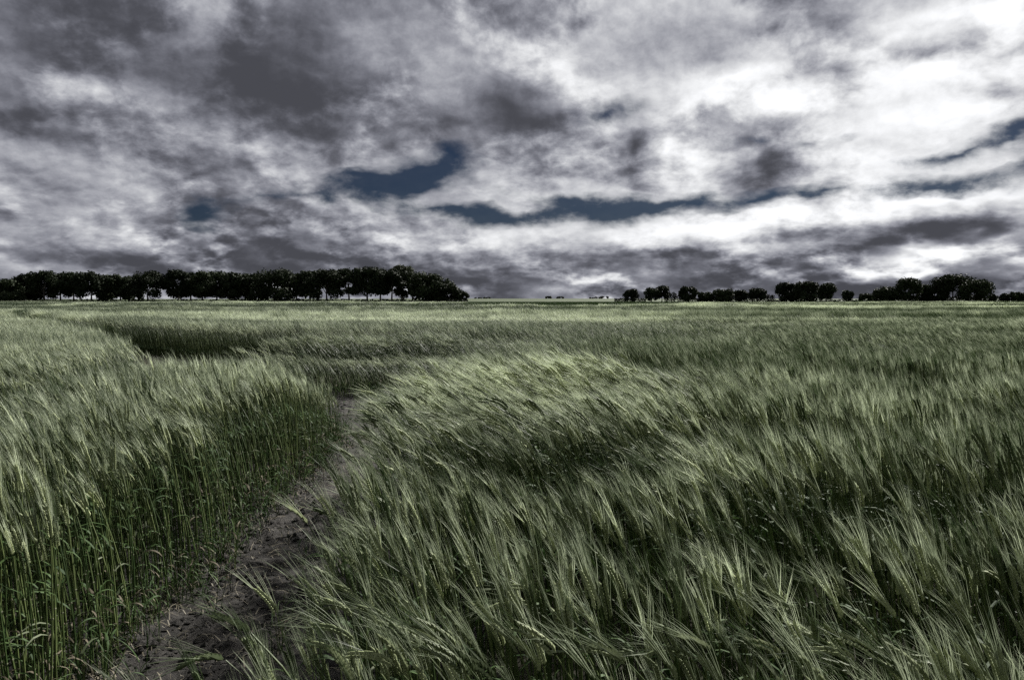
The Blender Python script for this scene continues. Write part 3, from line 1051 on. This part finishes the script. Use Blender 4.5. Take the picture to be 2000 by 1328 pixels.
def crop(x, y):
    """Density and height factor of the crop at each point."""
    wob = 0.22 * (fbm(x * 1.3, y * 1.3, 51, 3) - 0.5)
    xx, yy = x + wob, y + wob * 1.2
    d = np.ones(x.shape)
    h = np.ones(x.shape)
    onpath = (xx > path_l(y)) & (xx < path_r(y)) & (y < 11.95 + 0.15 * (x + 2))
    d[onpath] = 0
    d[inside(GAP_NOTCH, xx, yy)] = 0
    d[inside(GAP_TRACK, xx, yy)] = 0
    d[inside(GAP_RIGHT, xx, yy)] = 0
    d[inside(RIFT, xx, yy)] = 0
    rx = np.interp(y, RUT[:, 0], RUT[:, 1])
    d[(np.abs(xx - rx) < 0.46) & (y > 4.6) & (y < 11.4)] = 0
    # weak short growth where the path meets the strip beyond it, and along its edges
    strip = (x > -5.2) & (x < -0.2) & (y > 11.2) & (y < 13.0)
    hs = 0.74 + 0.36 * sstep(y - 0.15 * (x + 2), 12.5, 12.9)
    h = np.where(strip, np.minimum(h, hs), h)
    el_ = sstep(path_l(y) - x, 0.0, 0.28)
    h = np.where((x < path_l(y)) & (x > path_l(y) - 0.4) & (y < 11), h * (0.92 + 0.08 * el_), h)
    h = h * (1 + 0.10 * sstep(-x, 1.7, 1.9) * (1 - 0.75 * sstep(-x, 3.2, 3.9) * (1 - sstep(y, 7.5, 9.0))) * (1 - sstep(-x, 4.8, 6.0)) * (y < 10.9))
    h = h * (1 - 0.40 * sstep(y, 6.2, 8.4) * np.exp(-((x + 1.8) / 0.65) ** 2) * (x < -1.3) * (y < 10.6))
    h = h * (1 - 0.12 * sstep(y, 6.5, 8.5) * (x < -1.7) * (x > -5.0) * (y < 10.9))
    # rolling of the canopy: shallow waves lying across the view
    far = sstep(y, 26.0, 44.0)
    wave = fbm(x * 0.10 + 3, y * 0.28, 61, 3) - 0.5
    h = h * (1 + far * 0.75 * wave)
    # thicker, taller stand along the far side of the tracks and on the strip between them
    fx = np.interp(-x, [-0.8, 1.4, 4.5, 7.5, 12.0, 15.5, 24.0], [15.6, 16.2, 16.9, 18.6, 22.6, 27.2, 37.4])
    h = h * (1 + 0.16 * sstep(y, fx - 0.4, fx - 0.1) * (1 - sstep(y, fx + 0.6, fx + 4.0)) * (x < 0.8))
    h = h * (1 + 0.12 * ((x > -5.2) & (x < -0.4)) * sstep(y, 12.9, 13.1) * (1 - sstep(y, 14.6, 15.5)))
    # slow swell of the near crop
    h = h * (0.97 + 0.35 * (fbm(x * 0.55, y * 0.85 + 0.25 * x, 71, 2) - 0.5) * (x > -0.6) * (1 - sstep(y, 14, 22)))
    crest = np.exp(-((x - 0.3) / 1.3) ** 2) * sstep(y + 0.25 * x, 3.3, 4.3) * (1 - sstep(y, 6.0, 9.0))
    trough = np.exp(-((x - 0.6) / 0.9) ** 2 - ((y + 0.25 * x - 3.25) / 0.45) ** 2)
    h = h * (1 + 0.12 * crest - 0.14 * trough)
    # wind rows: the crop stands up in low banks that break off towards the viewer
    ph = 2.1 * np.log(np.maximum(y, 1.0)) + 1.5 * (fbm(x * 0.35 / (0.6 + 0.08 * y), y * 0.25, 75, 3) - 0.5) - 0.05 * x / (0.5 + 0.1 * y)
    fr = ph - np.floor(ph)
    saw = (0.5 - fr) + 0.5 * sstep(fr, 0.90, 1.0)
    amp = sstep(fbm(x * 0.5 / (0.6 + 0.10 * y) + 4, y * 0.3, 79, 2), 0.30, 0.62)
    where = np.where(y < 16, sstep(x, -0.4, 0.6), np.maximum(sstep(y, 30, 40), sstep(x, 0.0, 3.0)))
    h = h * (1 + 0.24 * saw * amp * where)
    # tussocks a hand or two across, and thin places between them
    tus = fbm(x * 3.2, y * 3.2, 73, 2)
    h = h * (1 + 0.26 * (tus - 0.5) * (1 - 0.6 * sstep(y, 10, 30)))
    d = d * np.clip(0.30 + 1.5 * sstep(tus, 0.25, 0.52) + sstep(y, 9.5, 11.0), 0, 1)
    d = d * (0.62 + 0.38 * np.maximum(sstep(y, 2.0, 4.0), (x < -1.6)))
    h = h * (1 - 0.10 * sstep(x, 0.6, 2.6) * (1 - sstep(y, 2.0, 4.6)))
    return d, h


def lean(x, y):
    """How far the wind lays the crop over: 0 upright .. 6 flat, in gusts."""
    near = 2.0 + 4.6 * (fbm(x * 0.55 + 1, y * 0.42, 81, 3) - 0.5)
    near = near + 3.4 * np.exp(-((x - 0.35) / 1.5) ** 2 - ((y - 5.6) / 2.0) ** 2)
    near = near - 1.6 * np.exp(-((x - 2.2) / 1.2) ** 2 - ((y - 4.4) / 1.2) ** 2)
    near = near + 2.4 * np.exp(-((x + 2.0) / 2.6) ** 2 - ((y - 13.0) / 1.5) ** 2)
    near = near - 1.3 * np.exp(-((x + 2.3) / 0.8) ** 2) * (y < 10)
    far = 2.6 + 6.0 * (fbm(x * 0.07 + 5, y * 0.20, 91, 3) - 0.5)
    near = near - 0.8 * sstep(x, 1.2, 2.6) * sstep(y, 2.6, 4.0)
    near = near + 3.0 * (fbm(x * 3.0 + 7, y * 2.6, 83, 2) - 0.5)
    f = sstep(y, 10.0, 22.0)
    return near * (1 - f) + far * f


def scatter(y0, y1, step, rng, margin=1.3):
    y = np.arange(y0, y1, step)
    out = []
    for yy in y:
        lim = 0.745 * (yy + step) + margin
        x = np.arange(-lim, lim, step)
        out.append(np.stack([x + step * (rng.random(len(x)) - 0.5) * 1.15, yy + step * (rng.random(len(x)) - 0.5) * 1.15], -1))
    return np.vstack(out)


def crop_points(kind, pts, rng, hscale=1.0, jit=0.27, tint_k=0.0):
    x, y = pts[:, 0], pts[:, 1]
    d, h = crop(x, y)
    # the crop ends at its far boundary; a darker, smoother crop stands beyond
    edge = np.interp(x, FAR_EDGE[:, 0], FAR_EDGE[:, 1])
    beyond = y > edge
    keep = rng.random(len(x)) < d
    x, y, h, beyond = x[keep], y[keep], h[keep], beyond[keep]
    ln = lean(x, y)
    ln = np.where(beyond, 0.3, ln)
    k = np.clip(np.rint(ln + rng.normal(size=len(x)) * (0.65 if kind == 'near' else 0.5)), 0, 6).astype(int)
    var = rng.random(len(x))
    idx = np.zeros(len(x), int)
    for kk in range(7):
        lst = np.array(proto_index[(kind, kk)])
        m = k == kk
        idx[m] = lst[(var[m] * len(lst)).astype(int)]
    rz = rng.normal(size=len(x)) * jit + 1.0 * (fbm(x * 0.3, y * 0.3, 33, 2) - 0.5) + 1.1 * (fbm(x * 2.7, y * 2.7, 35, 2) - 0.5) - 0.12
    tilt = rng.normal(size=(len(x), 2)) * 0.05
    rot = np.stack([tilt[:, 0], tilt[:, 1], rz], -1)
    s = h * hscale * (0.92 + 0.16 * rng.random(len(x)))
    s = np.where(beyond, 0.93, s)
    scl = np.stack([s * 0.5 + 0.5, s * 0.5 + 0.5, s], -1)
    tint = 0.5 * (rng.random(len(x)) - 0.5) + 0.5 * (fbm(x * 2.5, y * 2.5, 37, 2) - 0.5) + 0.6 * (fbm(x * 0.35, y * 0.5, 101, 3) - 0.5) + sstep(y, 12, 50) * 2.6 * (fbm(x * 0.035 + 9, y * 0.13, 111, 3) - 0.46) + tint_k  # broad noise paints light and dark awn-sheen bands into the farther crop's colour
    tint = tint + 0.38 * np.exp(-((x - 0.3) / 1.3) ** 2 - ((y - 5.6) / 1.7) ** 2) + 0.18 * np.exp(-((x + 2.4) / 2.4) ** 2 - ((y - 13.0) / 1.3) ** 2) + 0.14 * sstep(y, 13, 29) - 0.22 * (y > 30) + 0.12 * (x < -1.7) * (y < 11)  # silvery sheen of the laid crest and bright bank tops painted into the colour
    tint = np.where(beyond, -0.75, tint)
    z = ground_z(x, y) + np.where(y < 14, soil_height(x, y) * 0.5, 0)
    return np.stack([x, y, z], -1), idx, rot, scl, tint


crng = np.random.default_rng(7)
sets = [
    crop_points('near', scatter(1.12, 8.6, 0.058, crng), crng),
    crop_points('mid', scatter(8.6, 30.0, 0.078, crng), crng),
    crop_points('mid', (lambda p: p[(p[:, 0] > -13.5) & (p[:, 0] < 0.8)])(scatter(11.8, 26.0, 0.085, crng)), crng),
    crop_points('tuft', scatter(30.0, 72.0, 0.42, crng, 3.0), crng, jit=0.3),
    crop_points('far', scatter(72.0, 224.0, 1.30, crng, 6.0), crng, jit=0.3),
]
# short shoots on the path's margins and at the foot of the strip beyond it
n = 700
y = 1.6 + 10.4 * crng.random(n)
e = crng.random(n)
dl = np.abs(crng.normal(size=n)) * 0.16
x = np.where(e < 0.72, path_l(y) - 0.12 + dl, np.where(e < 0.84, path_r(y) + 0.05 - dl * 0.7, path_l(y) + (path_r(y) - path_l(y)) * crng.random(n)))
keep = (e < 0.84) | (crng.random(n) < 0.22)
m2 = 120
x2, y2 = -4.0 + 3.2 * crng.random(m2), 10.9 + 1.6 * crng.random(m2)
x, y = np.concatenate([x[keep], x2]), np.concatenate([y[keep], y2])
n = len(x)
lst = np.array(proto_index['tiller'])
s = 0.45 + 0.75 * crng.random(n)
shoots = (np.stack([x, y, soil_height(x, y)], -1), lst[crng.integers(0, len(lst), n)], np.stack([crng.normal(size=n) * 0.15, crng.normal(size=n) * 0.15, crng.random(n) * 6.28], -1),
          np.stack([s, s, s], -1), -0.1 + 0.3 * crng.random(n))


def crop_tree():
    t = bpy.data.node_groups.new("standing_crop", 'GeometryNodeTree')
    t.interface.new_socket(name="Geometry", in_out='INPUT', socket_type='NodeSocketGeometry')
    t.interface.new_socket(name="Geometry", in_out='OUTPUT', socket_type='NodeSocketGeometry')
    gi, go = t.nodes.new('NodeGroupInput'), t.nodes.new('NodeGroupOutput')
    ci = t.nodes.new('GeometryNodeCollectionInfo')
    ci.inputs['Collection'].default_value = PROTO
    ci.inputs['Separate Children'].default_value = True
    ci.inputs['Reset Children'].default_value = True
    ip = t.nodes.new('GeometryNodeInstanceOnPoints')
    ip.inputs['Pick Instance'].default_value = True
    t.links.new(gi.outputs[0], ip.inputs['Points'])
    t.links.new(ci.outputs[0], ip.inputs['Instance'])
    for nm, ty, tgt in (('pick', 'INT', 'Instance Index'), ('rot', 'FLOAT_VECTOR', 'Rotation'), ('scl', 'FLOAT_VECTOR', 'Scale')):
        a = t.nodes.new('GeometryNodeInputNamedAttribute')
        a.data_type = ty
        a.inputs['Name'].default_value = nm
        t.links.new(a.outputs['Attribute'], ip.inputs[tgt])
    t.links.new(ip.outputs[0], go.inputs[0])
    return t


TREE = crop_tree()


def crop_object(name, parts, **props):
    pos = np.vstack([p[0] for p in parts]).astype(np.float32)
    idx = np.concatenate([p[1] for p in parts]).astype(np.int32)
    rot = np.vstack([p[2] for p in parts]).astype(np.float32)
    scl = np.vstack([p[3] for p in parts]).astype(np.float32)
    tint = np.concatenate([p[4] for p in parts]).astype(np.float32)
    me = bpy.data.meshes.new(name)
    me.vertices.add(len(pos))
    me.vertices.foreach_set('co', pos.ravel())
    me.attributes.new('pick', 'INT', 'POINT').data.foreach_set('value', idx)
    me.attributes.new('rot', 'FLOAT_VECTOR', 'POINT').data.foreach_set('vector', rot.ravel())
    me.attributes.new('scl', 'FLOAT_VECTOR', 'POINT').data.foreach_set('vector', scl.ravel())
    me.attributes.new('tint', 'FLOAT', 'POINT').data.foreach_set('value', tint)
    me.update()
    o = link(name, me, **props)
    md = o.modifiers.new("crop", 'NODES')
    md.node_group = TREE
    print(name, len(pos))
    return o


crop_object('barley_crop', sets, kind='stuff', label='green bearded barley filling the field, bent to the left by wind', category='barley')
crop_object('barley_shoots', [shoots], kind='stuff', label='short weak barley shoots at the edge of the trodden path', category='shoots')

# straw and torn blades lying on the path
g = Geo()
for i in range(3800):
    yy = 1.5 + 10 * prng.random() ** 1.3
    xx = path_l(yy) - 0.1 + (path_r(yy) - path_l(yy) + 0.2) * prng.random() ** 1.5
    a, ln_ = prng.random() * 6.28, 0.02 + 0.11 * prng.random() ** 2
    p = Vector((xx, yy, float(soil_height(xx, yy)) + 0.004))
    e2 = p + Vector((math.cos(a) * ln_, math.sin(a) * ln_, 0.012 * prng.random()))
    e2.z = max(e2.z, float(soil_height(e2.x, e2.y)) + 0.003)
    md_ = p.lerp(e2, 0.5) + Vector((0, 0, 0.006 + 0.01 * prng.random()))
    w_ = 0.002 + 0.004 * prng.random()
    g.strip([p, md_, e2], [w_, w_, w_ * 0.4], Vector((-math.sin(a), math.cos(a), 0.2)), 7)
link('straw', g.mesh('straw'), kind='stuff', label='bits of dry straw and torn blades lying on the path', category='straw')


# ------------------------------------------------------------------ single plants that stand out
HERO = {}


def hero_parts(k, v):
    if (k, v) not in HERO:
        rng = np.random.default_rng(900 + 10 * k + v)
        P = dict(stem=Geo(), ear=Geo(), awns=Geo(), leaves=[])
        plant(rng, k, 0, Geo(), P)
        ear = np.array(P['ear'].v).mean(0)
        HERO[(k, v)] = (P['stem'].mesh('stem'), P['ear'].mesh('ear'), P['awns'].mesh('awns'), [l.mesh('leaf') for l in P['leaves']], ear)
    return HERO[(k, v)]


def hero(px, py, k, v, rz, label, group, s=1.0):
    """A plant whose ear is seen at px, py."""
    stem, ear, awns, leaves, c = hero_parts(k, v)
    d = ray(px, py)
    t = (c[2] * s - CAM_H) / d.z
    e = Vector((0, 0, CAM_H)) + d * t
    off = Matrix.Rotation(rz, 3, 'Z') @ Vector((c[0], c[1], 0)) * s
    bx_, by_ = e.x - off.x, e.y - off.y
    root = bpy.data.objects.new('barley_plant', None)
    COL.objects.link(root)
    root.location = (bx_, by_, float(soil_height(bx_, by_)))
    root.rotation_euler = (0, 0, rz)
    root.scale = (s, s, s)
    root.empty_display_size = 0.1
    root['label'], root['category'], root['group'] = label, 'barley', group
    link('stem', stem, root)
    eo = link('ear', ear, root)
    link('awns', awns, eo)
    for l in leaves:
        link('leaf', l, root)
    return root


GR = 'barley plants standing out at the front of the field'
PICKS = [
    (625, 1197, 6, 0, 0.15, 'barley ear nodding flat to the left over the dark path, awns spread wide'),
    (650, 1262, 5, 0, -0.05, 'barley ear curving left low at the front edge of the path, below the flat one'),
    (450, 1228, 5, 1, 0.0, 'leftmost big barley ear arching over the dark soil near the bottom'),
    (390, 1312, 6, 1, 0.1, 'barley ear at the very bottom left reaching over the path'),
    (730, 1197, 4, 0, -0.1, 'pale straight barley ear slanting up left beside the flat nodding one'),
    (775, 1243, 5, 2, -0.1, 'bright barley ear with long awns streaming left at bottom centre left'),
    (765, 1135, 4, 1, -0.15, 'barley ear with white awns fanning over the path edge'),
    (990, 1191, 6, 2, 0.0, 'barley ear lying nearly level with two white bundles of awns, bottom centre'),
    (820, 1137, 3, 0, -0.1, 'arched green barley ear right of the white fanned awns'),
    (1022, 1160, 5, 3, -0.1, 'barley ear curving down to the right above the level one at bottom centre'),
    (925, 1302, 4, 2, -0.1, 'plump barley ear cut by the bottom edge left of centre'),
    (867, 1290, 4, 3, 0.1, 'barley ear hanging at the bottom edge, left of the plump one'),
    (720, 1068, 3, 1, -0.1, 'tall straight barley ear rising left beside the dark path'),
    (640, 1010, 4, 4, 0.0, 'single ear leaning out alone over the middle of the path edge'),
    (1555, 1203, 4, 5, 0.1, 'drooping barley ear with a hooked neck at the bottom right of centre'),
    (1660, 952, 5, 4, -0.15, 'bright fan of awns standing above the crop on the right'),
    (1484, 1085, 4, 6, -0.1, 'long slanting barley ear in the right middle foreground'),
    (1610, 1140, 5, 5, -0.2, 'barley ear pointing left below the bright fan of awns'),
    (1480, 1180, 4, 7, 0.0, 'barley ear bending left of the hooked one in the right foreground'),
    (1850, 1010, 3, 2, -0.2, 'slanting barley ear near the right edge of the foreground'),
    (338, 852, 6, 3, 0.6, 'drooping ear at the face of the left barley block'),
    (292, 806, 6, 4, 0.5, 'nodding ear high on the face of the left barley block'),
    (213, 930, 5, 6, 2.9, 'pale ear hanging down to the right on the left barley block'),
]
for p in PICKS:
    hero(p[0], p[1], p[2], p[3], p[4], p[5], GR, 1.03)
hrng = np.random.default_rng(77)
for i in range(36):
    px = 620 + 1360 * (i + hrng.random()) / 36
    py = 1255 + 60 * hrng.random()
    hero(px, py, int(hrng.integers(2, 6)), int(hrng.integers(0, 4)), hrng.normal() * 0.25, 'slanting green barley plant in the front row along the bottom edge', 'front row of barley along the bottom edge', 0.98 + 0.06 * hrng.random())
for i in range(14):
    py = 860 + 330 * (i + hrng.random()) / 14
    px = np.interp(py, [860, 950, 1100, 1190], [735, 715, 690, 640]) + 22 * hrng.random()
    hero(px, py, int(hrng.integers(3, 6)), int(hrng.integers(0, 4)), hrng.normal() * 0.2, 'barley plant leaning left over the right-hand edge of the path', 'barley leaning over the path', 0.96 + 0.06 * hrng.random())
